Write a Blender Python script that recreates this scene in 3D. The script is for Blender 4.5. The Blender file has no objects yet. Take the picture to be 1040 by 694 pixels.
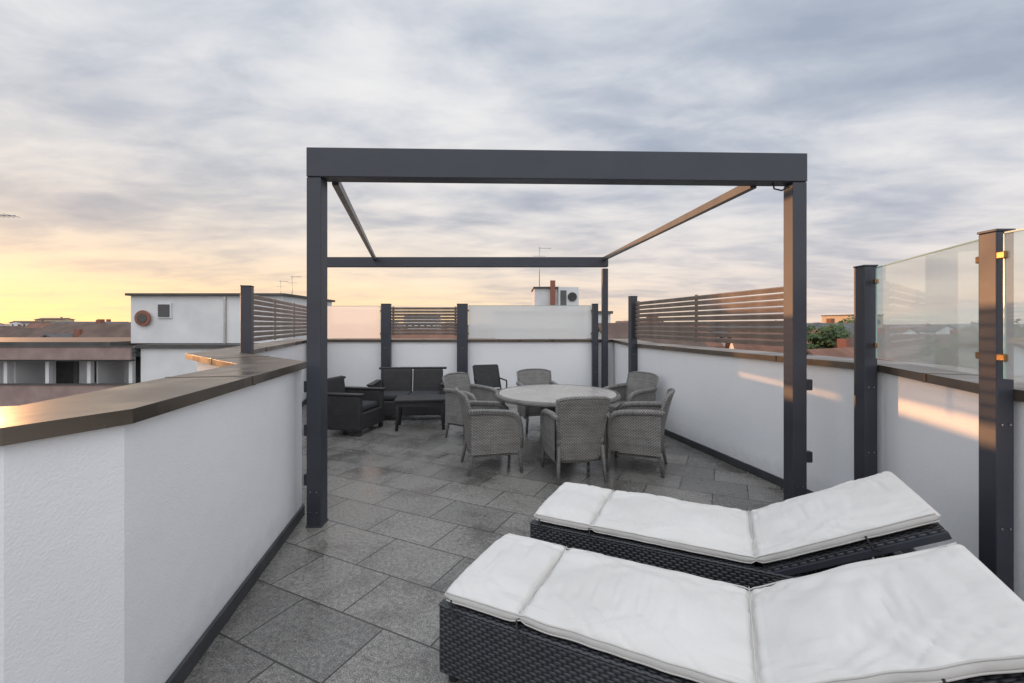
import bpy, bmesh, math, random
from mathutils import Vector, Matrix, noise
random.seed(7)
S=bpy.context.scene
S.view_settings.view_transform='Standard'; S.view_settings.look='None'; S.view_settings.exposure=0
R=math.radians
H=1.6; F=450.0
# ---------------------------------------------------------------- materials
def newmat(name):
    m=bpy.data.materials.new(name); m.use_nodes=True
    nt=m.node_tree; b=nt.nodes['Principled BSDF']; return m,nt,b
def ramp(nt,pts):
    r=nt.nodes.new('ShaderNodeValToRGB'); e=r.color_ramp.elements
    while len(e)>1: e.remove(e[-1])
    e[0].position=pts[0][0]; c=pts[0][1]; e[0].color=(*c,1)
    for p,c in pts[1:]:
        x=e.new(p); x.color=(*c,1)
    return r
def surf(name,c1,c2,scale=3,rough=.6,metal=0,bump=0,bscale=80,coord='Object',detail=4,rough2=None,spec=None):
    m,nt,b=newmat(name); N=nt.nodes; L=nt.links
    tc=N.new('ShaderNodeTexCoord'); n=N.new('ShaderNodeTexNoise'); n.inputs['Scale'].default_value=scale; n.inputs['Detail'].default_value=detail
    L.new(tc.outputs[coord],n.inputs['Vector'])
    r=ramp(nt,[(.3,c1),(.7,c2)]); L.new(n.outputs[0],r.inputs[0]); L.new(r.outputs[0],b.inputs['Base Color'])
    b.inputs['Roughness'].default_value=rough; b.inputs['Metallic'].default_value=metal
    if spec is not None: b.inputs['Specular IOR Level'].default_value=spec
    if rough2 is not None:
        mr=N.new('ShaderNodeMapRange'); mr.inputs[1].default_value=.35; mr.inputs[2].default_value=.65
        mr.inputs[3].default_value=rough; mr.inputs[4].default_value=rough2
        L.new(n.outputs[0],mr.inputs[0]); L.new(mr.outputs[0],b.inputs['Roughness'])
    if bump:
        n2=N.new('ShaderNodeTexNoise'); n2.inputs['Scale'].default_value=bscale; n2.inputs['Detail'].default_value=3
        L.new(tc.outputs[coord],n2.inputs['Vector'])
        bp=N.new('ShaderNodeBump'); bp.inputs['Strength'].default_value=bump; bp.inputs['Distance'].default_value=.01
        L.new(n2.outputs[0],bp.inputs['Height']); L.new(bp.outputs[0],b.inputs['Normal'])
    return m
def stucco_mat():
    m,nt,b=newmat('white_stucco'); N=nt.nodes; L=nt.links
    tc=N.new('ShaderNodeTexCoord')
    n=N.new('ShaderNodeTexNoise'); n.inputs['Scale'].default_value=1.1; n.inputs['Detail'].default_value=6
    L.new(tc.outputs['Object'],n.inputs['Vector'])
    r=ramp(nt,[(.3,(.80,.81,.825)),(.7,(.86,.865,.87))]); L.new(n.outputs[0],r.inputs[0])
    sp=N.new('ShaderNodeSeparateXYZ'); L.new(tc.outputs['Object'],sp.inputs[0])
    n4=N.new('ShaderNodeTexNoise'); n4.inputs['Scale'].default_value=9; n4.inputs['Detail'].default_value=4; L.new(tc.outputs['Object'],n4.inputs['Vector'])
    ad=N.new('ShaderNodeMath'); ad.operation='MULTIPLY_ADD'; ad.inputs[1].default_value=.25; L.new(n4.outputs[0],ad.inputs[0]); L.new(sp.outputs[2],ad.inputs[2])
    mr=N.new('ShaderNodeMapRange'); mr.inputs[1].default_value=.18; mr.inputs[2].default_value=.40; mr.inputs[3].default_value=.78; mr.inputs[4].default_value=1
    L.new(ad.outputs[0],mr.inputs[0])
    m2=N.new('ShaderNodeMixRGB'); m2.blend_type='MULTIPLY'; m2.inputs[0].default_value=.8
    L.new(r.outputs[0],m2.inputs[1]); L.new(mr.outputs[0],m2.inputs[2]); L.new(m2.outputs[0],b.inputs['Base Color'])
    n2=N.new('ShaderNodeTexNoise'); n2.inputs['Scale'].default_value=110; n2.inputs['Detail'].default_value=2
    L.new(tc.outputs['Object'],n2.inputs['Vector'])
    n5=N.new('ShaderNodeTexNoise'); n5.inputs['Scale'].default_value=5; n5.inputs['Detail'].default_value=3; L.new(tc.outputs['Object'],n5.inputs['Vector'])
    am=N.new('ShaderNodeMath'); am.operation='MULTIPLY_ADD'; am.inputs[1].default_value=2.5; L.new(n5.outputs[0],am.inputs[0]); L.new(n2.outputs[0],am.inputs[2])
    bp=N.new('ShaderNodeBump'); bp.inputs['Strength'].default_value=.5; bp.inputs['Distance'].default_value=.004
    L.new(am.outputs[0],bp.inputs['Height']); L.new(bp.outputs[0],b.inputs['Normal'])
    b.inputs['Roughness'].default_value=.9
    return m
def tile_mat():
    m,nt,b=newmat('granite_paving'); N=nt.nodes; L=nt.links
    tc=N.new('ShaderNodeTexCoord'); mp=N.new('ShaderNodeMapping'); mp.inputs['Rotation'].default_value=(0,0,R(26)); mp.inputs['Location'].default_value=(.13,.2,0)
    L.new(tc.outputs['Object'],mp.inputs[0])
    br=N.new('ShaderNodeTexBrick'); br.inputs['Scale'].default_value=1; br.inputs['Brick Width'].default_value=.6; br.inputs['Row Height'].default_value=.4
    br.inputs['Mortar Size'].default_value=.005; br.inputs['Mortar Smooth'].default_value=.15; br.offset=.5
    br.inputs['Color1'].default_value=(.0,.0,.0,1); br.inputs['Color2'].default_value=(1,1,1,1); br.inputs['Mortar'].default_value=(.5,.5,.5,1); br.inputs['Bias'].default_value=0
    L.new(mp.outputs[0],br.inputs['Vector'])
    tint=ramp(nt,[(0,(.185,.180,.175)),(.5,(.235,.228,.218)),(1,(.285,.274,.26))]); L.new(br.outputs['Color'],tint.inputs[0])
    sp=N.new('ShaderNodeTexNoise'); sp.inputs['Scale'].default_value=150; sp.inputs['Detail'].default_value=2
    L.new(mp.outputs[0],sp.inputs['Vector'])
    rs=ramp(nt,[(.36,(.25,.25,.26)),(.5,(.92,.92,.92)),(.66,(1.35,1.35,1.32))]); L.new(sp.outputs[0],rs.inputs[0])
    v=N.new('ShaderNodeTexNoise'); v.inputs['Scale'].default_value=38; v.inputs['Detail'].default_value=4
    L.new(mp.outputs[0],v.inputs['Vector'])
    rv=ramp(nt,[(.35,(.68,.68,.68)),(.65,(1.24,1.23,1.2))]); L.new(v.outputs[0],rv.inputs[0])
    st=N.new('ShaderNodeTexNoise'); st.inputs['Scale'].default_value=1.7; st.inputs['Detail'].default_value=7; st.inputs['Roughness'].default_value=.68
    L.new(tc.outputs['Object'],st.inputs['Vector'])
    rst=ramp(nt,[(.38,(.58,.56,.54)),(.48,(.90,.89,.87)),(.66,(1.1,1.09,1.07))]); L.new(st.outputs[0],rst.inputs[0])
    def mul(a,bb,f=1):
        x=N.new('ShaderNodeMixRGB'); x.blend_type='MULTIPLY'; x.inputs[0].default_value=f
        L.new(a,x.inputs[1]); L.new(bb,x.inputs[2]); return x.outputs[0]
    c=mul(tint.outputs[0],rs.outputs[0],.85); c=mul(c,rv.outputs[0],.9); c=mul(c,rst.outputs[0],.9)
    mx=N.new('ShaderNodeMixRGB'); mx.inputs[2].default_value=(.045,.042,.038,1)
    L.new(br.outputs['Fac'],mx.inputs[0]); L.new(c,mx.inputs[1]); L.new(mx.outputs[0],b.inputs['Base Color'])
    mr=N.new('ShaderNodeMapRange'); mr.inputs[1].default_value=.38; mr.inputs[2].default_value=.58; mr.inputs[3].default_value=.17; mr.inputs[4].default_value=.36
    L.new(st.outputs[0],mr.inputs[0]); L.new(mr.outputs[0],b.inputs['Roughness'])
    ma=N.new('ShaderNodeMath'); ma.operation='MULTIPLY_ADD'; ma.inputs[1].default_value=-1.0
    sc=N.new('ShaderNodeMath'); sc.operation='MULTIPLY'; sc.inputs[1].default_value=.25
    L.new(v.outputs[0],sc.inputs[0]); L.new(br.outputs['Fac'],ma.inputs[0]); L.new(sc.outputs[0],ma.inputs[2])
    bp=N.new('ShaderNodeBump'); bp.inputs['Strength'].default_value=.45; bp.inputs['Distance'].default_value=.006
    L.new(ma.outputs[0],bp.inputs['Height']); L.new(bp.outputs[0],b.inputs['Normal'])
    return m
def wicker(name,c1,c2,gap,w=.03,h=.011,rough=.5,depth=.005):
    m,nt,b=newmat(name); N=nt.nodes; L=nt.links
    tc=N.new('ShaderNodeTexCoord'); sp=N.new('ShaderNodeSeparateXYZ'); L.new(tc.outputs['UV'],sp.inputs[0])
    def mt(op,a,bb=None,c=None,clamp=False):
        n=N.new('ShaderNodeMath'); n.operation=op; n.use_clamp=clamp
        for i,v in enumerate((a,bb,c)):
            if v is None: continue
            if isinstance(v,(int,float)): n.inputs[i].default_value=v
            else: L.new(v,n.inputs[i])
        return n.outputs[0]
    row=mt('DIVIDE',sp.outputs[1],h); ri=mt('FLOOR',row); rf=mt('SUBTRACT',row,ri)
    prof=mt('SINE',mt('MULTIPLY',rf,math.pi))
    ph=mt('MULTIPLY',mt('MODULO',ri,2),math.pi)
    wav=mt('SINE',mt('ADD',mt('MULTIPLY',sp.outputs[0],2*math.pi/w),ph))
    hgt=mt('MULTIPLY',mt('POWER',mt('MAXIMUM',prof,.001),.6),mt('MULTIPLY_ADD',wav,.42,.58))
    n=N.new('ShaderNodeTexNoise'); n.inputs['Scale'].default_value=9; n.inputs['Detail'].default_value=4; L.new(tc.outputs['Object'],n.inputs['Vector'])
    wn=N.new('ShaderNodeTexWhiteNoise'); wn.noise_dimensions='1D'; L.new(ri,wn.inputs['W'])
    f=mt('ADD',mt('MULTIPLY',n.outputs[0],.8),mt('MULTIPLY',wn.outputs[0],.2))
    rr=ramp(nt,[(.25,c1),(.7,c2)]); L.new(f,rr.inputs[0])
    rg=ramp(nt,[(.05,(0,0,0)),(.45,(1,1,1))]); L.new(hgt,rg.inputs[0])
    mx=N.new('ShaderNodeMixRGB'); mx.inputs[1].default_value=(*gap,1)
    L.new(rg.outputs[0],mx.inputs[0]); L.new(rr.outputs[0],mx.inputs[2]); L.new(mx.outputs[0],b.inputs['Base Color'])
    bp=N.new('ShaderNodeBump'); bp.inputs['Strength'].default_value=1; bp.inputs['Distance'].default_value=depth
    L.new(hgt,bp.inputs['Height']); L.new(bp.outputs[0],b.inputs['Normal'])
    b.inputs['Roughness'].default_value=rough
    return m
def frosted(name,fac,tint,rough=.25,tlc=.4,ior=1.5):
    m=bpy.data.materials.new(name); m.use_nodes=True; nt=m.node_tree; N=nt.nodes; L=nt.links
    for x in list(N): N.remove(x)
    o=N.new('ShaderNodeOutputMaterial'); t=N.new('ShaderNodeBsdfTransparent'); t.inputs[0].default_value=(*tint,1)
    tl=N.new('ShaderNodeBsdfTranslucent'); tl.inputs[0].default_value=(.93,.94,.92,1)
    df=N.new('ShaderNodeBsdfDiffuse'); df.inputs[0].default_value=(.88,.89,.88,1)
    m1=N.new('ShaderNodeMixShader'); m1.inputs[0].default_value=tlc; L.new(tl.outputs[0],m1.inputs[1]); L.new(df.outputs[0],m1.inputs[2])
    tc=N.new('ShaderNodeTexCoord'); n=N.new('ShaderNodeTexNoise'); n.inputs['Scale'].default_value=2.5; L.new(tc.outputs['Object'],n.inputs['Vector'])
    mr=N.new('ShaderNodeMapRange'); mr.inputs[3].default_value=fac-.05; mr.inputs[4].default_value=fac+.05; L.new(n.outputs[0],mr.inputs[0])
    m2=N.new('ShaderNodeMixShader'); L.new(mr.outputs[0],m2.inputs[0]); L.new(t.outputs[0],m2.inputs[1]); L.new(m1.outputs[0],m2.inputs[2])
    g=N.new('ShaderNodeBsdfGlossy'); g.inputs['Roughness'].default_value=.02
    fr=N.new('ShaderNodeFresnel'); fr.inputs[0].default_value=ior
    m3=N.new('ShaderNodeMixShader'); L.new(fr.outputs[0],m3.inputs[0]); L.new(m2.outputs[0],m3.inputs[1]); L.new(g.outputs[0],m3.inputs[2])
    L.new(m3.outputs[0],o.inputs[0]); return m
M={}
M['stucco']=stucco_mat()
M['tile']=tile_mat()
M['anth']=surf('anthracite_powdercoat',(.040,.044,.057),(.052,.057,.071),4,.42,.2,bump=.08,bscale=400,rough2=.5)
M['cap']=surf('coping_metal',(.09,.074,.058),(.17,.14,.112),2.6,.24,.6,bump=.10,bscale=7,rough2=.48)
M['rail']=surf('bronze_aluminium',(.075,.072,.072),(.11,.105,.10),6,.42,.4)
M['skirt']=surf('dark_skirting',(.035,.036,.04),(.06,.06,.065),5,.6)
M['slat']=surf('weathered_wood_slat',(.18,.14,.118),(.31,.25,.215),5,.5,bump=.2,bscale=60)
M['wblack']=wicker('black_wicker',(.044,.046,.054),(.078,.08,.09),(.004,.004,.005),.042,.0155,.34)
M['wdark']=wicker('charcoal_wicker',(.032,.030,.033),(.055,.052,.055),(.005,.005,.005),.04,.014,.5)
M['wgrey']=wicker('grey_wicker',(.21,.20,.188),(.36,.345,.325),(.045,.042,.038),.034,.014,.6)
M['cushion']=surf('cream_cushion_fabric',(.63,.61,.58),(.71,.69,.66),2.2,.92,bump=.9,bscale=7)
M['piping']=surf('cushion_piping',(.50,.48,.45),(.58,.56,.53),5,.9)
M['dcush']=surf('dark_cushion_fabric',(.03,.03,.033),(.045,.045,.05),9,.9,bump=.2)
M['glassw']=frosted('frosted_glass',.93,(.9,.95,.93),tlc=.3)
M['glassc']=frosted('tinted_glass',.42,(.78,.91,.88),tlc=.4,ior=2.1)
M['glassedge']=surf('glass_edge',(.28,.46,.42),(.35,.52,.48),3,.2)
M['brass']=surf('brass_clamp',(.22,.13,.055),(.30,.18,.08),5,.4,.9)
M['steel']=surf('steel',(.4,.4,.4),(.5,.5,.5),5,.35,1)
M['black']=surf('black_webbing',(.015,.015,.015),(.025,.025,.025),20,.7)
M['ttop']=surf('table_top_stone',(.38,.35,.32),(.44,.415,.385),2.5,.20,bump=.02,bscale=60,rough2=.3)
M['bwhite']=surf('neighbour_render',(.62,.63,.64),(.74,.74,.74),.8,.9)
M['bpink']=surf('brown_pink_fascia',(.25,.175,.16),(.34,.25,.23),1.5,.8)
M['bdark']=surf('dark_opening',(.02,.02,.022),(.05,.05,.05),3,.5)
M['broof']=surf('flat_roof_membrane',(.06,.058,.055),(.10,.095,.09),1,.8)
M['terra']=surf('terracotta_roof',(.15,.07,.045),(.25,.125,.085),.7,.85)
M['browr']=surf('brown_roof',(.09,.06,.045),(.15,.1,.08),.7,.85)
M['greyr']=surf('grey_roof',(.08,.08,.085),(.14,.14,.14),.7,.85)
M['ochre']=surf('ochre_render',(.5,.40,.27),(.6,.48,.33),.5,.9)
M['win']=surf('window_glass',(.03,.035,.04),(.05,.06,.07),1,.1)
M['chim']=surf('brick_chimney',(.22,.09,.06),(.3,.13,.09),6,.9)
M['leaf']=surf('foliage',(.035,.065,.02),(.10,.15,.05),.6,.8)
M['bark']=surf('bark',(.06,.045,.03),(.1,.08,.06),6,.9)
M['ground']=surf('town_ground',(.05,.065,.035),(.13,.12,.10),.03,.95)
M['street']=surf('asphalt_street',(.045,.045,.047),(.06,.06,.06),.5,.9)
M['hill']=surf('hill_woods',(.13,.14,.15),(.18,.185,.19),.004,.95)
# ---------------------------------------------------------------- helpers
def link(o,parent=None):
    S.collection.objects.link(o)
    if parent: o.parent=parent
    return o
def empty(name,loc=(0,0,0),rz=0):
    o=bpy.data.objects.new(name,None); o.location=loc; o.rotation_euler=(0,0,rz); o.empty_display_size=.2
    return link(o)
def uvbox(me,scale=1):
    uv=me.uv_layers.new(name='UVMap') if not me.uv_layers else me.uv_layers[0]
    for p in me.polygons:
        n=p.normal; ax=max(range(3),key=lambda i:abs(n[i]))
        for li in p.loop_indices:
            v=me.vertices[me.loops[li].vertex_index].co
            if ax==0: u=(v.y,v.z)
            elif ax==1: u=(v.x,v.z)
            else: u=(v.x,v.y)
            uv.data[li].uv=(u[0]+5,u[1]+5)
def mesh(name,verts,faces,mat,parent=None,smooth=False,mats=None,mi=None,uv=None):
    me=bpy.data.meshes.new(name); me.from_pydata([tuple(v) for v in verts],[],faces)
    for mm in (mats or [mat]): me.materials.append(mm)
    if mi: 
        for p,i in zip(me.polygons,mi): p.material_index=i
    me.update()
    bm=bmesh.new(); bm.from_mesh(me); bmesh.ops.recalc_face_normals(bm,faces=bm.faces); bm.to_mesh(me); bm.free()
    if uv:
        l=me.uv_layers.new(name='UVMap')
        for p in me.polygons:
            for li in p.loop_indices:
                q=uv[me.loops[li].vertex_index]; l.data[li].uv=(q[0]+5,q[1]+5)
    else: uvbox(me)
    if smooth:
        for p in me.polygons: p.use_smooth=True
    return link(bpy.data.objects.new(name,me),parent)
BF=[(0,3,2,1),(4,5,6,7),(0,1,5,4),(1,2,6,5),(2,3,7,6),(3,0,4,7)]
def box(name,c,s,mat,parent=None,rz=0,ry=0,rx=0,bev=0):
    x,y,z=[k/2 for k in s]
    vs=[(-x,-y,-z),(x,-y,-z),(x,y,-z),(-x,y,-z),(-x,-y,z),(x,-y,z),(x,y,z),(-x,y,z)]
    o=mesh(name,vs,BF,mat,parent); o.location=c; o.rotation_euler=(rx,ry,rz)
    if bev:
        b=o.modifiers.new('bevel','BEVEL'); b.width=bev; b.segments=2; b.limit_method='ANGLE'
    return o
def cyl(name,c,r,h,mat,parent=None,r2=None,n=24,rx=0,ry=0,rz=0,bev=0):
    r2=r if r2 is None else r2
    vs=[];fs=[]
    for i in range(n):
        a=2*math.pi*i/n; vs.append((r*math.cos(a),r*math.sin(a),-h/2))
    for i in range(n):
        a=2*math.pi*i/n; vs.append((r2*math.cos(a),r2*math.sin(a),h/2))
    for i in range(n):
        j=(i+1)%n; fs.append((i,j,n+j,n+i))
    fs.append(tuple(range(n))[::-1]); fs.append(tuple(range(n,2*n)))
    uv=[(2*math.pi*r*(i%n)/n,v[2]) for i,v in enumerate(vs)]
    o=mesh(name,vs,fs,mat,parent,uv=uv); o.location=c; o.rotation_euler=(rx,ry,rz)
    if bev:
        b=o.modifiers.new('bevel','BEVEL'); b.width=bev; b.segments=2; b.limit_method='ANGLE'
    return o
def tube(name,pts,r,mat,parent=None,n=10,radii=None):
    pts=[Vector(p) for p in pts]; vs=[];fs=[];uv=[];L=0
    up=Vector((0,0,1)); prev=None
    for i,p in enumerate(pts):
        t=(pts[min(i+1,len(pts)-1)]-pts[max(i-1,0)]).normalized()
        if prev is None:
            a=t.cross(up); 
            if a.length<.1: a=t.cross(Vector((1,0,0)))
            a.normalize()
        else: a=(prev-t*prev.dot(t)).normalized()
        prev=a; b=t.cross(a)
        if i: L+=(p-pts[i-1]).length
        rr=radii[i] if radii else r
        for k in range(n):
            g=2*math.pi*k/n; vs.append(p+a*math.cos(g)*rr+b*math.sin(g)*rr); uv.append((k/n*2*math.pi*rr,L))
    for i in range(len(pts)-1):
        for k in range(n):
            j=(k+1)%n; fs.append((i*n+k,i*n+j,(i+1)*n+j,(i+1)*n+k))
    fs.append(tuple(range(n))[::-1]); e=(len(pts)-1)*n; fs.append(tuple(range(e,e+n)))
    return mesh(name,vs,fs,mat,parent,smooth=True,uv=uv)
# ---------------------------------------------------------------- terrace shell
P=[(-2.9,-3.2),(-2.9,.8),(-1.56,1.36),(-1.435,1.64),(-1.765,3.72),(-3.12,5.0),(-4.32,9.4),(2.15,9.4),(2.02,7.46),(2.87,3.42),(2.45,2.2),(2.45,-3.2)]
P=[Vector(p) for p in P]
def offs(d):
    out=[];n=len(P)
    for i in range(n):
        a=P[i-1];b=P[i];c=P[(i+1)%n]
        d1=(b-a).normalized(); d2=(c-b).normalized()
        n1=Vector((-d1.y,d1.x)); n2=Vector((-d2.y,d2.x))
        m=(n1+n2); m=m/max(.35,m.dot(n1)); out.append(b+m*d)
    return out
def ring(name,o1,o2,z0,z1,mat,bev=0,parent=None):
    A=offs(o1);B=offs(o2);n=len(P);vs=[];fs=[]
    for z in (z0,z1):
        for q in (A,B):
            vs+= [(v.x,v.y,z) for v in q]
    for i in range(n):
        j=(i+1)%n
        fs+=[(i,j,n+j,n+i),(2*n+i,3*n+i,3*n+j,2*n+j),(i,2*n+i,2*n+j,j),(n+i,n+j,3*n+j,3*n+i)]
    o=mesh(name,vs,fs,mat,parent)
    if bev:
        b=o.modifiers.new('bevel','BEVEL'); b.width=bev; b.segments=2; b.limit_method='ANGLE'
    return o
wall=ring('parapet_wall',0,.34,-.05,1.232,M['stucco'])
cap=ring('wall_coping',-.035,.44,1.235,1.29,M['cap'],.006)
ring('skirting_board',-.022,-.002,0.002,.085,M['skirt'],.004)
for i in range(len(P)):
    a=P[i];b=P[(i+1)%len(P)];d=(b-a);Ls=d.length;d.normalize();nn=Vector((-d.y,d.x))
    k=max(1,int(Ls/1.6))
    if Ls<.5: continue
    for q in range(k):
        c=a+d*(Ls*(q+.5)/k)+nn*.2
        box('coping_joint',(c.x,c.y,1.2635),(.035,.484,.0595),M['cap'],cap,rz=math.atan2(d.y,d.x),bev=.002)
fl=offs(.1)
mesh('terrace_floor',[(v.x,v.y,0) for v in fl],[tuple(range(len(fl)))],M['tile'])
A=offs(.33);n=len(A)
vs=[(v.x,v.y,-.06) for v in A]+[(v.x,v.y,-12) for v in A]
fs=[tuple(range(n)),tuple(range(n,2*n))]+[(i,(i+1)%n,n+(i+1)%n,n+i) for i in range(n)]
mesh('apartment_building',vs,fs,M['bwhite'])
# ---------------------------------------------------------------- pergola
pg=empty('pergola')
zt=3.0
lf=Vector((-1.565,3.56)); rf=Vector((2.35,3.68)); lr=Vector((-4.05,9.22)); rr_=Vector((1.93,9.22))
def bolts(par,x,y,zs,w=.065):
    for z in zs:
        for dx in (-.025,.025): cyl('bolt',(x+dx,y-w,z),.005,.006,M['steel'],par,n=10,rx=R(90))
for nm,p in (('post_front_left',lf),('post_front_right',rf),('post_rear_left',lr),('post_rear_right',rr_)):
    h=zt-.235
    box(nm,(p.x,p.y,h/2),(.115,.13,h),M['anth'],pg,bev=.006)
    box('foot_plate',(p.x,p.y,.007),(.125,.14,.012),M['anth'],pg,bev=.003)
bolts(pg,lf.x,lf.y-.002,[.12,.28]); bolts(pg,rf.x,rf.y-.002,[.12,.28])
def beam(nm,a,b,z0,z1,w,mat,ext=.06):
    d=(b-a); L=d.length+2*ext; c=(a+b)/2
    return box(nm,(c.x,c.y,(z0+z1)/2),(L,w,z1-z0),mat,pg,rz=math.atan2(d.y,d.x),bev=.006)
beam('beam_front',lf,rf,zt-.232,zt,.14,M['anth'],.058)
beam('beam_rear',lr,rr_,zt-.2,zt,.14,M['anth'],.06)
def rail(nm,a,b):
    a=Vector(a);b=Vector(b); d=b-a; c=(a+b)/2
    box(nm,c,(d.length,.055,.075),M['rail'],pg,rz=math.atan2(d.y,d.x),ry=-math.atan2(d.z,math.hypot(d.x,d.y)),bev=.005)
rail('awning_rail_left',(-1.46,3.66,2.79),(-2.83,9.14,2.96))
rail('awning_rail_right',(2.04,3.74,2.79),(1.90,9.14,2.96))
box('awning_roll',(.3,3.70,2.80),(3.3,.07,.03),M['rail'],pg,rz=math.atan2(.12,3.9))
tube('cable',[(2.15,3.66,2.79),(2.16,3.65,2.72),(2.21,3.63,2.70),(2.27,3.63,2.73)],.007,M['black'],pg)
for z in (.35,.75,1.1): box('wall_bracket',(lf.x-.085,lf.y+.03,z),(.055,.05,.09),M['anth'],pg,bev=.004)
for z in (.5,1.1): box('wall_bracket',(rf.x+.1,rf.y+.02,z),(.09,.05,.09),M['anth'],pg,bev=.004)
# ---------------------------------------------------------------- screens
def post(x,y,w=.11,d=.11,z=2.05,rz=0):
    e=empty('fence_post',(x,y,0),rz)
    box('shaft',(0,0,z/2),(w,d,z),M['anth'],e,bev=.005)
    box('cap',(0,0,z+.006),(w+.008,d+.008,.012),M['anth'],e,bev=.003)
    for zz in (.12,.62,1.12):
        for dx in (-.02,.02): cyl('bolt',(dx,-d/2-.002,zz),.005,.006,M['steel'],e,n=10,rx=R(90))
    return e
def slats(a,b,z0=1.385,z1=1.975,nsl=9):
    a=Vector(a);b=Vector(b);d=b-a;L=d.length;rz=math.atan2(d.y,d.x)
    e=empty('slatted_privacy_screen',(a.x,a.y,0),rz)
    p=(z1-z0)/nsl
    for i in range(nsl):
        box('slat',(L/2,random.uniform(-.002,.002),z0+p*(i+.5)),(L,.022,p*.78),M['slat'],e,rx=R(22+random.uniform(-2,2)),bev=.003)
    k=max(2,int(L/1.3)+1)
    for i in range(k):
        box('batten',(.03+(L-.06)*i/(k-1),.030,(z0+z1)/2),(.04,.022,z1-z0+.02),M['slat'],e,bev=.003)
def glass(a,b,z0,z1,mat,clamps=True):
    a=Vector(a);b=Vector(b);d=b-a;L=d.length;rz=math.atan2(d.y,d.x)
    e=empty('glass_screen',(a.x,a.y,0),rz)
    mesh('pane',[(0,0,z0),(L,0,z0),(L,0,z1),(0,0,z1)],[(0,1,2,3)],mat,e)
    box('top_edge',(L/2,0,z1+.004),(L,.009,.007),M['glassedge'],e)
    box('side_edge',(-.003,0,(z0+z1)/2),(.005,.009,z1-z0),M['glassedge'],e)
    box('side_edge',(L+.003,0,(z0+z1)/2),(.005,.009,z1-z0),M['glassedge'],e)
    if clamps:
        for x in (-.010,L+.010):
            for z in (z0+.1,z1-.1): box('clamp',(x,0,z),(.04,.028,.035),M['brass'],e,bev=.005)
yb=9.3
for x,w in ((-2.64,.19),(-1.04,.22),(1.74,.12)): post(x,yb,w,.12,2.03)
glass((-4.2,yb),(-2.76,yb),1.315,1.99,M['glassw'])
slats((-2.53,yb+.01),(-1.16,yb+.01))
glass((-.91,yb),(1.66,yb),1.315,2.0,M['glassw'])
post(-3.06,5.12,.11,.11,2.04,R(15)); slats((-3.12,5.25),(-4.2,9.2))
post(-4.17,9.22,.1,.1,2.03)
post(1.99,7.3,.11,.11,2.06,R(12)); slats((2.02,7.22),(2.645,4.12))
post(2.76,3.46,.1,.11,2.05); post(2.37,2.17,.085,.085,2.05)
glass((2.765,3.36),(2.385,2.26),1.345,2.03,M['glassc'])
glass((2.322,2.085),(2.322,.3),1.345,2.03,M['glassc'])
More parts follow.
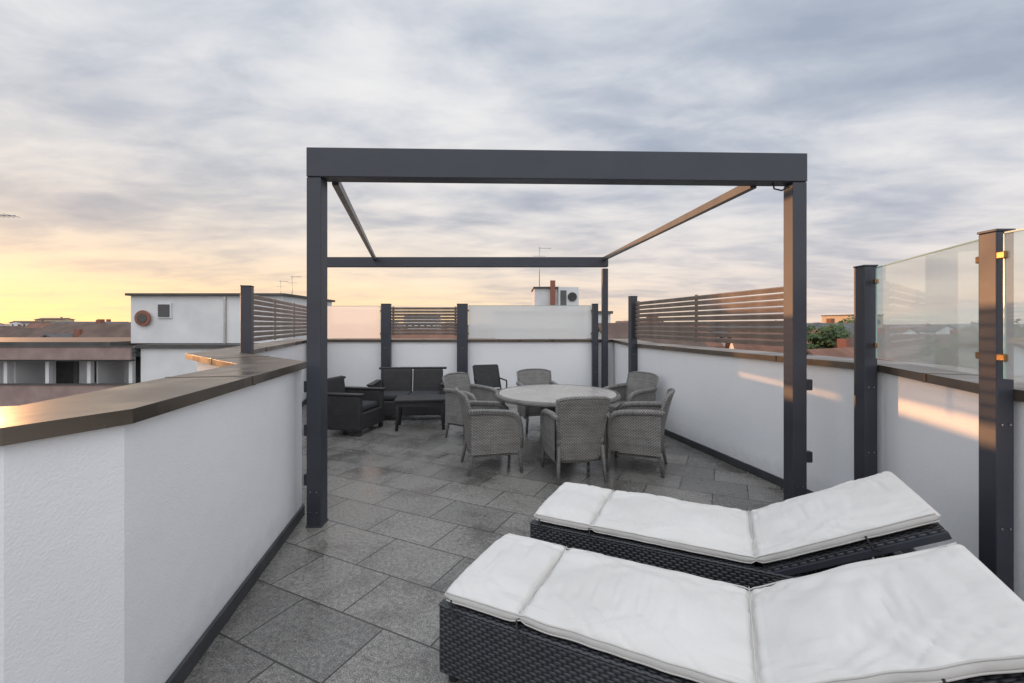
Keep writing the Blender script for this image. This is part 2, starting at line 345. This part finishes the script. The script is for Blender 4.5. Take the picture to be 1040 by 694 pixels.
# ---------------------------------------------------------------- sun loungers
def lounger(ox,oy,rz,seed):
    e=empty('sun_lounger',(ox,oy,0),rz)
    Lb=1.99; W=.64; z0,z1=.045,.342
    mw=M['wblack']
    box('side_panel',(Lb/2-.02,.02,(z0+z1)/2),(Lb,.04,z1-z0),mw,e,bev=.008)
    box('side_panel',(Lb/2-.02,W-.02,(z0+z1)/2),(Lb,.04,z1-z0),mw,e,bev=.008)
    box('end_panel',(0,W/2,(z0+z1)/2),(.04,W-.082,z1-z0),mw,e,bev=.004)
    box('end_panel',(Lb-.04,W/2,(z0+z1)/2),(.04,W-.082,z1-z0),mw,e,bev=.004)
    box('top_trim',(Lb/2-.02,.02,z1+.004),(Lb+.004,.046,.012),mw,e,bev=.005)
    box('top_trim',(Lb/2-.02,W-.02,z1+.004),(Lb+.004,.046,.012),mw,e,bev=.005)
    for x in (.03,1.0,Lb-.08):
        for y in (.045,W-.045): cyl('foot',(x,y,.022),.022,.044,M['black'],e,n=14)
    box('seat_deck',(.63,W/2,.325),(1.2,W-.09,.02),mw,e,bev=.003)
    for x in (1.45,1.7): box('cross_bar',(x,W/2,.2),(.035,W-.09,.03),M['rail'],e)
    a=R(27); ca,sa=math.cos(a),math.sin(a); fx,fz=1.235,.392
    def onb(t,o): return (fx+ca*t-sa*o, fz+sa*t+ca*o)
    x,z=onb(.40,-.062); box('backrest_frame',(x,W/2,z),(.78,W-.02,.03),mw,e,ry=-a,bev=.006)
    for y in (.015,W-.015):
        x,z=onb(.40,-.084); box('backrest_rail',(x,y,z),(.79,.025,.035),M['anth'],e,ry=-a,bev=.004)
    for y in (.1,W-.1):
        x,z=onb(.5,-.09); tube('backrest_prop',[(x,y,z),(x+.05,y,.2)],.009,M['steel'],e)
    seams=(.37,1.235); Lm=2.04
    def path(s):
        if s<fx-.06: return s,fz,0
        if s>fx+.06:
            t=s-fx; return fx+ca*t,fz+sa*t,a
        k=(s-fx+.06)/.12; ang=a*k; 
        x0=fx-.06; t=.12*k
        return x0+t*math.cos(ang/2), fz+t*math.sin(ang/2), ang
    ns=220; nc=72; vs=[];fs=[];uv=[]
    for i in range(ns+1):
        s=Lm*i/ns; 
        ed=min(s,Lm-s); tp=min(1,ed/.035); e1=math.sqrt(max(0,1-(1-tp)**2))*.93+.07
        pinch=1
        for q in seams: pinch*=1-.6*math.exp(-((s-q)/.014)**2)
        bounds=[0,.37,1.235,Lm]; puff=1
        for b0,b1 in zip(bounds,bounds[1:]):
            if b0<=s<=b1:
                k=(s-b0)/(b1-b0); puff=.84+.24*math.sqrt(max(0,math.sin(math.pi*k)))
        px,pz,an=path(s)
        for j in range(nc):
            g=2*math.pi*j/nc; c=math.cos(g); sn=math.sin(g)
            yy=math.copysign(abs(c)**.5,c); zz=math.copysign(abs(sn)**.62,sn)
            hw=.312*(.985+.015*tp)*(1-.02*(1-pinch)); ht=.041*e1*pinch*puff
            crown=1+.28*(1-yy*yy) if sn>0 else 1
            off=zz*ht*crown
            yv=yy*hw
            nz=noise.noise(Vector((s*4+seed*9,yv*6,seed)))*.014
            w=noise.noise(Vector((s*2.2+seed*3,yv*2.5,seed+1)))*1.6
            nz-=max(0,.22-abs(noise.noise(Vector((s*6+yv*9+w,s*1.2-yv*1.5+seed*4,seed)))))*.040
            nz-=max(0,.14-abs(noise.noise(Vector((s*5-yv*14+w,s*1.5+seed*2,seed+5)))))*.055
            edge=noise.noise(Vector((s*9,seed*5,2 if c>0 else 7)))*.008
            cr=0
            for q in seams:
                dd=abs(s-q)
                if dd<.18: cr+=-.015*(1-dd/.18)*abs(noise.noise(Vector((yv*20,q*9+seed,s*2))))*2
            rim=min(1,(1-abs(yy))/.12)
            if sn>0: off+=(nz+cr)*tp*(.3+.7*rim)
            yv+=edge*abs(c)
            vs.append((px-math.sin(an)*off, W/2+yv, pz+math.cos(an)*off)); uv.append((s,yv))
    for i in range(ns):
        for j in range(nc):
            k=(j+1)%nc; fs.append((i*nc+j,i*nc+k,(i+1)*nc+k,(i+1)*nc+j))
    fs.append(tuple(range(nc))); fs.append(tuple(range(ns*nc,ns*nc+nc)))
    mesh('mattress',vs,fs,M['cushion'],e,smooth=True,uv=uv)
    for sg in (-1,1):
        for o in (.014,-.020):
            pts=[]
            for i in range(90):
                s=.015+(Lm-.03)*i/89; px,pz,an=path(s); ed=noise.noise(Vector((s*9,seed*5,2 if sg>0 else 7)))*.008
                pn=1
                for q in seams: pn*=1-.6*math.exp(-((s-q)/.014)**2)
                pts.append((px-math.sin(an)*o*pn,W/2+sg*.3095*(1-.02*(1-pn))+ed,pz+math.cos(an)*o*pn))
            tube('piping',pts,.0035,M['piping'],e,n=8)
    for q in seams:
        px,pz,an=path(q)
        tube('seam_piping',[(px-math.sin(an)*.019,W/2+y*.3,pz+math.cos(an)*.019) for y in (-1,-.5,0,.5,1)],.0032,M['piping'],e,n=6)
    for s,y in ((.36,-.001),(1.74,-.001),(1.74,W+.001),(.04,-.001)):
        px,pz,an=path(s); 
        tube('tie_strap',[(px,y+.012,pz-.012),(px+.008,y-.006,pz-.03),(px+.02,y-.008,pz-.055),(px+.045,y-.012,pz-.062),(px+.05,y-.010,pz-.04)],.0045,M['black'],e,n=6)
lounger(-.31,1.975,R(-25.9),1)
lounger(.13,2.79,R(-25.5),2)
# ---------------------------------------------------------------- wicker dining chair
def chair(x,y,face,var=0):
    e=empty('wicker_armchair',(x,y,0),face-math.pi/2)
    m=M['wgrey']
    nu,nv=15,14; vs=[];uv=[]
    def bp(u,v,off):
        hw=.225+.045*v; X=u*hw; Z=.2+ .675*v-.03*abs(u)**3*v; Y=-.235-.03*v-.10*v*v+.055*u*u
        return (X,Y-off,Z)
    for off in (0,.03):
        for j in range(nv+1):
            for i in range(nu+1):
                u=-1+2*i/nu; v=j/nv; q=bp(u,v,off); vs.append(q); uv.append((q[0],q[2]))
    n1=(nu+1)*(nv+1); fs=[]
    for o in (0,n1):
        for j in range(nv):
            for i in range(nu):
                k=o+j*(nu+1)+i; fs.append((k,k+1,k+nu+2,k+nu+1))
    for i in range(nu):
        fs.append((i,i+1,n1+i+1,n1+i)); k=nv*(nu+1)+i; fs.append((k,k+1,n1+k+1,n1+k))
    for j in range(nv):
        for i in (0,nu):
            k=j*(nu+1)+i; k2=k+nu+1; fs.append((k,k2,n1+k2,n1+k))
    mesh('backrest',vs,fs,m,e,smooth=True,uv=uv)
    rim=[bp(-1,v/8,.015) for v in range(0,9)]+[bp(-1+2*i/10,1,.015) for i in range(1,11)]+[bp(1,1-v/8,.015) for v in range(1,9)]
    tube('backrest_rim',rim,.019,m,e,n=10)
    box('seat',(0,.02,.41),(.52,.52,.06),m,e,bev=.015)
    box('front_apron',(0,.275,.325),(.5,.022,.13),m,e,bev=.004)
    box('back_apron',(0,-.22,.32),(.46,.022,.14),m,e,bev=.004)
    for sx in (-1,1):
        top=[(-.27,.665),(-.15,.665),(0,.655),(.12,.645),(.2,.625),(.25,.58),(.275,.5),(.283,.4),(.283,.26)]
        vs=[];fs=[]
        nb=len(top)
        for t in (0,.022):
            for (yy,zz) in top:
                vs.append((sx*(.262+t),yy,zz)); vs.append((sx*(.262+t),min(yy,.283),.22+(.0 if yy<.2 else .02)))
        for i in range(nb-1):
            a0=2*i; fs.append((a0,a0+1,a0+3,a0+2)); b0=2*nb+a0; fs.append((b0,b0+1,b0+3,b0+2))
            fs.append((a0,a0+2,b0+2,b0)); fs.append((a0+1,a0+3,b0+3,b0+1))
        mesh('side_panel',vs,fs,m,e)
        tube('armrest',[(sx*.262,-.30,.68)]+[(sx*(.275),a,b+.01) for a,b in top],.03,m,e,n=12,radii=[.026]+[.032]*5+[.03,.027,.024,.02])
        tube('leg',[(sx*.25,.26,.36),(sx*.26,.27,.2),(sx*.272,.285,0)],.02,m,e,radii=[.024,.021,.016])
        tube('leg',[(sx*.235,-.23,.36),(sx*.24,-.25,.2),(sx*.25,-.29,0)],.02,m,e,radii=[.024,.021,.016])
        tube('stretcher',[(sx*.255,.26,.2),(sx*.243,-.24,.2)],.011,m,e)
T=Vector((.57,5.6))
def facing(x,y,d=0): return math.atan2(T.y-y,T.x-x)+R(d)
for (x,y,d) in ((.66,4.76,4),(-.24,5.0,-22),(1.41,4.98,14),(.42,6.80,5),(-.56,6.35,0),(1.68,6.45,-5)):
    chair(x,y,facing(x,y,d))
tb=empty('round_dining_table',(T.x,T.y,0))
cyl('top',(0,0,.735),.735,.018,M['ttop'],tb,n=72,bev=.004)
def lathe(name,prof,mat,par,n=64):
    vs=[];fs=[];uv=[];L=0
    for i,(r,z) in enumerate(prof):
        if i: L+=math.hypot(r-prof[i-1][0],z-prof[i-1][1])
        for k in range(n):
            a=2*math.pi*k/n; vs.append((r*math.cos(a),r*math.sin(a),z)); uv.append((a*r,L))
    for i in range(len(prof)-1):
        for k in range(n):
            j=(k+1)%n; fs.append((i*n+k,i*n+j,(i+1)*n+j,(i+1)*n+k))
    return mesh(name,vs,fs,mat,par,smooth=True,uv=uv)
lathe('wicker_rim',[(.70,.69),(.765,.692),(.782,.705),(.782,.73),(.77,.745),(.745,.746),(.742,.72)],M['wgrey'],tb)
lathe('apron',[(.60,.70),(.60,.66),(.57,.66),(.57,.70)],M['wgrey'],tb)
lathe('pedestal',[(.34,.0),(.33,.04),(.24,.12),(.17,.3),(.17,.42),(.24,.6),(.40,.715)],M['wgrey'],tb)
# ---------------------------------------------------------------- lounge set
def sofa(name,x,y,rz,w,seats,h=.8):
    e=empty(name,(x,y,0),rz); m=M['wdark']; d=.7
    box('base',(0,0,.2),(w,d,.24),m,e,bev=.015)
    for sx in (-1,1):
        box('arm',(sx*(w/2-.045),-.01,.43),(.09,d-.02,.30),m,e,bev=.02)
        box('arm_top',(sx*(w/2-.045),-.02,.595),(.11,d,.03),m,e,bev=.012)
        for yy in (-d/2+.04,d/2-.04): box('leg',(sx*(w/2-.05),yy,.04),(.05,.05,.08),m,e)
    iw=(w-.2)/seats
    for i in range(seats):
        cx=-w/2+.1+iw*(i+.5)
        box('back',(cx,d/2-.06,.55),(iw-.015,.08,.50),m,e,rx=R(-8),bev=.03)
        box('seat_cushion',(cx,-.04,.37),(iw-.012,d-.18,.1),M['dcush'],e,bev=.035)
    box('back_rail',(0,d/2-.02,h),(w-.08,.07,.04),m,e,bev=.018)
sofa('wicker_loveseat',-1.78,7.75,R(4),1.30,2,.81)
sofa('wicker_lounge_chair',-2.43,6.72,R(78),.72,1,.76)
ct=empty('wicker_coffee_table',(-1.42,6.92,0),R(8)); m=M['wdark']
box('top',(0,0,.455),(.76,.5,.03),m,ct,bev=.008)
box('apron',(0,0,.40),(.70,.44,.09),m,ct,bev=.006)
for sx in (-1,1):
    for sy in (-1,1): tube('leg',[(sx*.33,sy*.2,.4),(sx*.335,sy*.205,.2),(sx*.35,sy*.215,0)],.026,m,ct,radii=[.03,.027,.022])
fc=empty('folding_chair',(-.38,7.75,0),R(200))
for sx in (-.23,.23):
    tube('frame',[(sx,-.30,.86),(sx,-.1,.45),(sx,.25,0)],.014,M['black'],fc); tube('frame',[(sx,.22,.46),(sx,0,.3),(sx,-.25,0)],.014,M['black'],fc)
    tube('arm',[(sx,-.22,.64),(sx,.2,.64),(sx,.22,.46)],.013,M['black'],fc)
box('seat_sling',(0,.05,.45),(.44,.42,.012),M['black'],fc,bev=.004); box('back_sling',(0,-.2,.68),(.44,.012,.44),M['black'],fc,rx=R(26),bev=.004)
# ---------------------------------------------------------------- surroundings
GZ=-12
mesh('ground',[(-4000,-1500,GZ),(4000,-1500,GZ),(4000,6000,GZ),(-4000,6000,GZ)],[(0,1,2,3)],M['ground'])
mesh('street',[(-60,10,GZ+.004),(60,14.5,GZ+.004),(60,21,GZ+.004),(-60,16.5,GZ+.004)],[(0,1,2,3)],M['street'])
vs=[];fs=[];nn=90
for i in range(nn+1):
    x=-3600+7200*i/nn; hh=2+8*noise.noise(Vector((x*.0012,0,3)))+4*noise.noise(Vector((x*.005,0,9)))+ (6 if x<-800 else 0)
    vs+=[(x,2300,GZ),(x,2700,GZ+max(13,hh+14)),(x,3400,GZ)]
for i in range(nn):
    a=3*i; fs+=[(a,a+3,a+4,a+1),(a+1,a+4,a+5,a+2)]
mesh('hills',vs,fs,M['hill'],smooth=True)
nb=empty('neighbour_apartment_block',(0,0,0))
def nbx(nm,x0,x1,y0,y1,z0,z1,mat): return box(nm,((x0+x1)/2,(y0+y1)/2,(z0+z1)/2),(x1-x0,y1-y0,z1-z0),M[mat],nb)
nbx('penthouse',-20.3,-12.2,23.6,30,.62,3.14,'bwhite')
nbx('penthouse_roof',-20.45,-12.05,23.4,30.2,3.143,3.27,'broof')
nbx('main_block',-18.6,-11,22.2,32,-12,.42,'bwhite')
nbx('block_roof_edge',-18.75,-10.9,22.05,32.1,.423,.6,'broof')
nbx('wing_back',-40,-18.62,24.2,32,-12,.2,'bwhite')
nbx('wing_roof',-40,-18.78,21.9,32,.22,.48,'greyr')
nbx('wing_roof_lip',-40,-20.5,22.6,31,.483,.72,'broof')
nbx('wing_fascia',-40,-18.78,21.8,21.895,-.12,.50,'bpink')
nbx('wing_fascia_cap',-40,-18.76,21.76,21.93,.503,.55,'broof')
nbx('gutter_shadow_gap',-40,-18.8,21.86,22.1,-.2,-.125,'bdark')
for k in range(4):
    z=-2.55-2.75*k
    nbx('balcony_slab',-40,-18.62,22.2,24.19,z,z+.2,'bwhite')
    nbx('balcony_parapet',-40,-18.62,22.05,22.19,z-.1,z+1.15,'bpink')
    nbx('parapet_cap',-40,-18.62,22.0,22.22,z+1.153,z+1.21,'broof')
for i in range(9):
    x=-19.2-2.1*i
    nbx('balcony_column',x-.09,x+.09,22.3,22.5,-2.3,.21,'bwhite')
    if i%3!=1:
        nbx('balcony_door',x-1.45,x-.5,24.15,24.19,-2.3,-.15,'bdark')
        nbx('door_shutter',x-.48,x-.25,24.13,24.19,-2.3,-.15,'greyr')
    else:
        nbx('balcony_window',x-1.6,x-.6,24.15,24.19,-1.5,-.35,'win'); nbx('sill',x-1.65,x-.55,24.1,24.19,-1.56,-1.503,'greyr')
    if i%2==0: nbx('partition',x-1.99,x-1.93,22.6,24.14,-2.3,.19,'bwhite')
cyl('satellite_dish',(-19.55,23.45,1.95),.42,.08,M['chim'],nb,n=28,rx=R(90),bev=.02)
cyl('dish_ring',(-19.55,23.39,1.95),.25,.03,M['rail'],nb,n=28,rx=R(90))
nbx('window_frame',-18.85,-18.1,23.52,23.597,1.95,2.75,'bwhite'); nbx('window_pane',-18.77,-18.18,23.48,23.515,2.02,2.68,'win')
nbx('downpipe',-15.3,-15.2,23.5,23.59,.6,3.1,'steel')
def antenna(x,y,z0,z1,par_name='tv_antenna',s=1,f=1):
    e=empty(par_name,(x,y,z0)); h=z1-z0
    tube('mast',[(0,0,0),(0,0,h)],.035*s,M['steel'],e,n=6)
    tube('boom',[(-.1,0,h-.15*s),(1.1*s*f,0,h-.15*s)],.02*s,M['steel'],e,n=6)
    for i in range(6): tube('element',[(.1+i*.18*s*f,-.35*s,h-.15*s),(.1+i*.18*s*f,.35*s,h-.15*s)],.012*s,M['steel'],e,n=5)
    tube('crossbar',[(-.6*s,0,h-.9*s),(.6*s,0,h-.9*s)],.02*s,M['steel'],e,n=6)
antenna(-28.4,23.8,.5,7.65,s=1.2,f=1.3)
antenna(-13.4,27,3.2,4.6,s=.5); antenna(-14.1,27,3.2,4.3,s=.4)
rb=empty('rooftop_plant_building',(0,0,0))
def rbx(nm,x0,x1,y0,y1,z0,z1,mat): return box(nm,((x0+x1)/2,(y0+y1)/2,(z0+z1)/2),(x1-x0,y1-y0,z1-z0),M[mat],rb)
rbx('block',-1.5,9.0,40.5,52,-12,2.6,'bwhite'); rbx('block_roof',-1.7,9.2,40.3,52.2,2.603,2.85,'greyr')
rbx('stair_house',2.1,4.3,41.5,46,2.853,5.0,'bwhite'); rbx('stair_roof',2.0,4.4,41.3,46.2,5.003,5.15,'broof')
rbx('lift_house',4.32,6.2,41.2,45,2.853,5.1,'bwhite'); cyl('vent_fan',(5.6,41.15,4.2),.42,.1,M['bdark'],rb,n=24,rx=R(90))
rbx('vent_panel',4.5,5.05,41.15,41.195,3.1,4.8,'greyr')
rbx('chimney',3.55,4.0,40.9,41.25,2.853,5.7,'chim')
for i in range(5):
    for k in range(3): rbx('window',-.7+2*i,.3+2*i,40.44,40.495,-1.8-3*k,-.3-3*k,'win')
antenna(2.6,42,5.15,9.0,s=1)
def house_geo(x,y,w,d,hw,hr,rz,acc,ci,ri):
    V,Fs,Mi=acc; b=len(V); c,s=math.cos(rz),math.sin(rz)
    def t(px,py,pz): V.append((x+px*c-py*s,y+px*s+py*c,GZ+pz))
    for z in (0,hw):
        for px,py in ((-w/2,-d/2),(w/2,-d/2),(w/2,d/2),(-w/2,d/2)): t(px,py,z)
    t(-w/2,0,hw+hr-.05); t(w/2,0,hw+hr-.05)
    for f in ((0,1,5,4),(1,2,6,5),(2,3,7,6),(3,0,4,7),(4,7,8),(5,6,9)): Fs.append(tuple(b+k for k in f)); Mi.append(ci)
    o=.5; r0=len(V)
    dz=hr*o/(d/2)
    for px in (-w/2-o,w/2+o):
        t(px,-d/2-o,hw-dz+.05); t(px,0,hw+hr+.05); t(px,d/2+o,hw-dz+.05)
        t(px,-d/2-o,hw-dz+.25); t(px,0,hw+hr+.25); t(px,d/2+o,hw-dz+.25)
    for f in ((3,4,10,9),(4,5,11,10),(0,1,7,6),(1,2,8,7),(0,3,9,6),(2,5,11,8),(0,1,4,3),(1,2,5,4),(6,7,10,9),(7,8,11,10)):
        Fs.append(tuple(r0+k for k in f)); Mi.append(ri)
    for side in range(2):
        yy=(-d/2-.03) if side==0 else (d/2+.03)
        k=int(w/2.6)
        for fl_ in range(int(hw/2.9)):
            for i in range(k):
                px=-w/2+w*(i+.5)/k; pz=1.0+2.9*fl_; q=len(V)
                t(px-.5,yy,pz);t(px+.5,yy,pz);t(px+.5,yy,pz+1.3);t(px-.5,yy,pz+1.3); Fs.append((q,q+1,q+2,q+3)); Mi.append(5)
        xx=(-w/2-.03) if side==0 else (w/2+.03)
        k=int(d/3)
        for fl_ in range(int(hw/2.9)):
            for i in range(k):
                py=-d/2+d*(i+.5)/k; pz=1.0+2.9*fl_; q=len(V)
                t(xx,py-.5,pz);t(xx,py+.5,pz);t(xx,py+.5,pz+1.3);t(xx,py-.5,pz+1.3); Fs.append((q,q+1,q+2,q+3)); Mi.append(5)
    q=len(V); cx,cy=w*.2,d*.12
    for z in (hw+hr*.5,hw+hr+.9):
        for px,py in ((-.35,-.35),(.35,-.35),(.35,.35),(-.35,.35)): t(cx+px,cy+py,z)
    for f in BF: Fs.append(tuple(q+k for k in f)); Mi.append(6)
HM=[M['bwhite'],M['ochre'],M['terra'],M['browr'],M['greyr'],M['win'],M['chim']]
near=[(10.6,36,7,8,10.9,2.6,.2,0,3),(-6,50,14,9,10.3,2.6,.1,1,2),(-22,58,12,9,9.5,3,-.2,0,2),(27,36,10,8,8.6,2.9,.5,0,2),(36,44,10,9,9.6,2.8,.2,0,3),
      (31,52,9,9,9.9,3,-.3,0,2),(44,62,11,9,10.6,3,.3,0,4),(26,75,14,9,10.2,3,.1,1,2),(50,45,9,9,9,3,.8,0,3),(-48,60,14,9,10.5,3,.2,0,3),(-70,72,14,9,10.9,2.7,-.3,1,3),
      (-66,86,18,10,11.6,2.2,.1,0,4),(-90,92,14,10,11.4,2.3,.4,0,2),(-100,130,20,11,12.8,2.0,0,0,3),(-112,118,16,10,12.2,2.0,.2,1,4),(-84,112,13,9,12.0,2.2,-.3,0,2)]
for h in near:
    acc=([],[],[]); house_geo(*h[:7],acc,h[7],h[8]); mesh('gabled_house',acc[0],acc[1],None,mats=HM,mi=acc[2])
acc=([],[],[])
for i in range(420):
    r=85+ (random.random()**1.3)*900; a=random.uniform(-1.05,1.05)
    x=r*math.sin(a); y=r*math.cos(a)
    hw=random.choice([5.8,8.7,8.7,9.6,10.4]); hr=random.uniform(2,3.4)
    if hw+hr>13.4: hr=13.4-hw
    if r>200 and i%9==0: hw,hr=random.uniform(13.5,17),.9
    house_geo(x,y,random.uniform(9,20),random.uniform(8,12),hw,hr,random.uniform(-1.5,1.5),acc,random.choice([0,0,0,1]),random.choice([2,3,3,3,4,4]))
mesh('distant_town',acc[0],acc[1],None,mats=HM,mi=acc[2])
def foliage(name,specs,leafs):
    vs=[];fs=[]
    tv=[];tf=[]
    for (x,y,h,r) in specs:
        cl=[(random.gauss(0,.42)*r,random.gauss(0,.42)*r,h*.70+random.gauss(0,.12)*h,random.uniform(.25,.5)*r) for _ in range(16)]
        for _ in range(leafs):
            c=random.choice(cl); v=Vector((random.gauss(0,1),random.gauss(0,1),random.gauss(0,1))).normalized()*c[3]*random.uniform(.6,1.05)
            p=Vector((x+c[0],y+c[1],GZ+min(c[2],h*.86)))+v; s=random.uniform(.12,.3)*max(1,r/5)
            if p.z>GZ+h: p.z=GZ+h-random.uniform(0,.8)
            a=Vector((random.gauss(0,1),random.gauss(0,1),random.gauss(0,1))).normalized(); b=a.orthogonal().normalized()
            k=len(vs); vs+=[p-a*s,p+b*s*.7,p+a*s,p-b*s*.7]; fs.append((k,k+1,k+2,k+3))
        k=len(tv); n=7
        for z,rr in ((0,.3),(h*.45,.2),(h*.75,.06)):
            for q in range(n):
                g=2*math.pi*q/n; tv.append((x+rr*math.cos(g),y+rr*math.sin(g),GZ+z))
        for j in range(2):
            for q in range(n): tf.append((k+j*n+q,k+j*n+(q+1)%n,k+(j+1)*n+(q+1)%n,k+(j+1)*n+q))
    nv=len(vs); V=vs+tv; Fs=fs+[tuple(i+nv for i in f) for f in tf]
    mesh(name,V,Fs,None,mats=[M['leaf'],M['bark']],mi=[0]*len(fs)+[1]*len(tf))
sp=[]
for i in range(90):
    r=random.uniform(90,520); a=random.uniform(-1.0,1.0); sp.append((r*math.sin(a),r*math.cos(a),random.uniform(8,13.0),random.uniform(3,5)))
foliage('distant_trees',sp,300)
foliage('town_trees',[(30.2,43,14.7,2.4),(32.3,45,14.9,2.0),(56,74,15.8,4.2),(30,30,12.8,2.6),(37,36,15,3),(48,44,15.4,3.2),(-44,52,12,4)],2000)
tbk=empty('distant_office_block'); box('block',(101,132,-4.0),(9,12,16.5),M['ochre'],tbk); box('roof',(101,132,4.4),(9.4,12.4,.25),M['broof'],tbk)
for k in range(4):
    for i in range(4): box('window',(97.8+2.1*i,125.96,2.4-3*k),(1.2,.06,1.3),M['win'],tbk)
# ---------------------------------------------------------------- light
az=R(-51); el=R(2.1)
sd=Vector((math.sin(az)*math.cos(el),math.cos(az)*math.cos(el),math.sin(el)))
sl=bpy.data.lights.new('sun','SUN'); sl.energy=3.8; sl.angle=R(.5); sl.color=(1,.47,.19)
so=link(bpy.data.objects.new('sun',sl)); so.rotation_euler=sd.to_track_quat('Z','Y').to_euler()
W=bpy.data.worlds.new('World'); S.world=W; W.use_nodes=True; nt=W.node_tree; N=nt.nodes; L=nt.links
for x in list(N): N.remove(x)
out=N.new('ShaderNodeOutputWorld')
sky=N.new('ShaderNodeTexSky'); sky.sky_type='NISHITA'; sky.sun_disc=False; sky.sun_elevation=el; sky.sun_rotation=az
b1=N.new('ShaderNodeBackground'); b1.inputs[1].default_value=.12; L.new(sky.outputs[0],b1.inputs[0])
tc=N.new('ShaderNodeTexCoord'); sx=N.new('ShaderNodeSeparateXYZ'); L.new(tc.outputs['Generated'],sx.inputs[0])
def math_(op,a,b=None,c=None,clamp=False):
    n=N.new('ShaderNodeMath'); n.operation=op; n.use_clamp=clamp
    for i,v in enumerate((a,b,c)):
        if v is None: continue
        if isinstance(v,(int,float)): n.inputs[i].default_value=v
        else: L.new(v,n.inputs[i])
    return n.outputs[0]
X,Y,Z=sx.outputs
zz=math_('ADD',math_('MAXIMUM',Z,0),.13)
cx=math_('DIVIDE',X,zz); cy=math_('DIVIDE',Y,zz)
cb=N.new('ShaderNodeCombineXYZ'); L.new(cx,cb.inputs[0]); L.new(cy,cb.inputs[1])
mp=N.new('ShaderNodeMapping'); mp.inputs['Rotation'].default_value=(0,0,R(32)); mp.inputs['Scale'].default_value=(.7,1.15,1); mp.inputs['Location'].default_value=(1.3,.4,0)
L.new(cb.outputs[0],mp.inputs[0])
def noi(scale,detail,rough,dist=0,src=mp):
    n=N.new('ShaderNodeTexNoise'); n.inputs['Scale'].default_value=scale; n.inputs['Detail'].default_value=detail; n.inputs['Roughness'].default_value=rough; n.inputs['Distortion'].default_value=dist
    L.new(src.outputs[0],n.inputs['Vector']); return n.outputs[0]
n1=noi(.8,6,.5,.25); n2=noi(3.0,7,.56,.3)
cl=math_('ADD',math_('MULTIPLY',n1,.68),math_('MULTIPLY',n2,.32))
rc=ramp(nt,[(.36,(.37,.43,.54)),(.44,(.49,.545,.64)),(.50,(.65,.685,.75)),(.56,(.80,.815,.845)),(.66,(.95,.95,.94))]); L.new(cl,rc.inputs[0])
sdh=Vector((math.sin(az),math.cos(az)))
hl=math_('SQRT',math_('ADD',math_('MULTIPLY',X,X),math_('ADD',math_('MULTIPLY',Y,Y),.0001)))
dot=math_('DIVIDE',math_('ADD',math_('MULTIPLY',X,sdh.x),math_('MULTIPLY',Y,sdh.y)),hl)
azf=math_('POWER',math_('MULTIPLY_ADD',dot,.5,.5,True),2.0)
zc=math_('MAXIMUM',Z,0)
e1=math_('EXPONENT',math_('MULTIPLY',zc,-7.0))
e2=math_('EXPONENT',math_('MULTIPLY',zc,-13))
mod=math_('MULTIPLY_ADD',cl,4.2,-1.3,True)
def mix(f,a,b,blend='MIX'):
    m=N.new('ShaderNodeMixRGB'); m.blend_type=blend
    for i,v in enumerate((f,a,b)):
        if isinstance(v,(int,float)): m.inputs[i].default_value=v
        elif isinstance(v,tuple): m.inputs[i].default_value=(*v,1)
        else: L.new(v,m.inputs[i])
    return m.outputs[0]
warm=mix(azf,(.84,.67,.61),(1.05,.76,.46))
f1=math_('MULTIPLY',math_('MULTIPLY',e1,math_('MULTIPLY_ADD',azf,.35,.65)),math_('MULTIPLY_ADD',mod,.55,.45),None,True)
col=mix(f1,rc.outputs[0],warm)
glow=mix(math_('MULTIPLY',math_('MULTIPLY',e2,math_('POWER',azf,2.0)),math_('MULTIPLY_ADD',mod,.85,.25),None,True),col,(1.5,.98,.42))
zen=math_('MULTIPLY',math_('MULTIPLY_ADD',Z,2.6,-1.62,True),1.2)  # extra sky brightness added overhead, above the view, to light the terrace
rear=math_('MULTIPLY',math_('MULTIPLY_ADD',Y,-2,0,True),.75)  # extra sky brightness added behind the camera, unseen, to lift the walls
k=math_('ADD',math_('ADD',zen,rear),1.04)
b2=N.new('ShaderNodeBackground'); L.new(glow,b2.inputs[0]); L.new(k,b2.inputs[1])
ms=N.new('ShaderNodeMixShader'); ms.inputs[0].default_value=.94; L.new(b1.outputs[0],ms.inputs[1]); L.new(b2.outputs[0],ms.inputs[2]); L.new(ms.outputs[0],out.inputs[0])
# ---------------------------------------------------------------- camera
cd=bpy.data.cameras.new('camera'); cd.sensor_width=36; cd.lens=36*F/1040; cd.shift_y=-17/1040; cd.clip_start=.05; cd.clip_end=9000
co=link(bpy.data.objects.new('camera',cd)); co.location=(0,0,H); co.rotation_euler=(R(90),0,0); S.camera=co
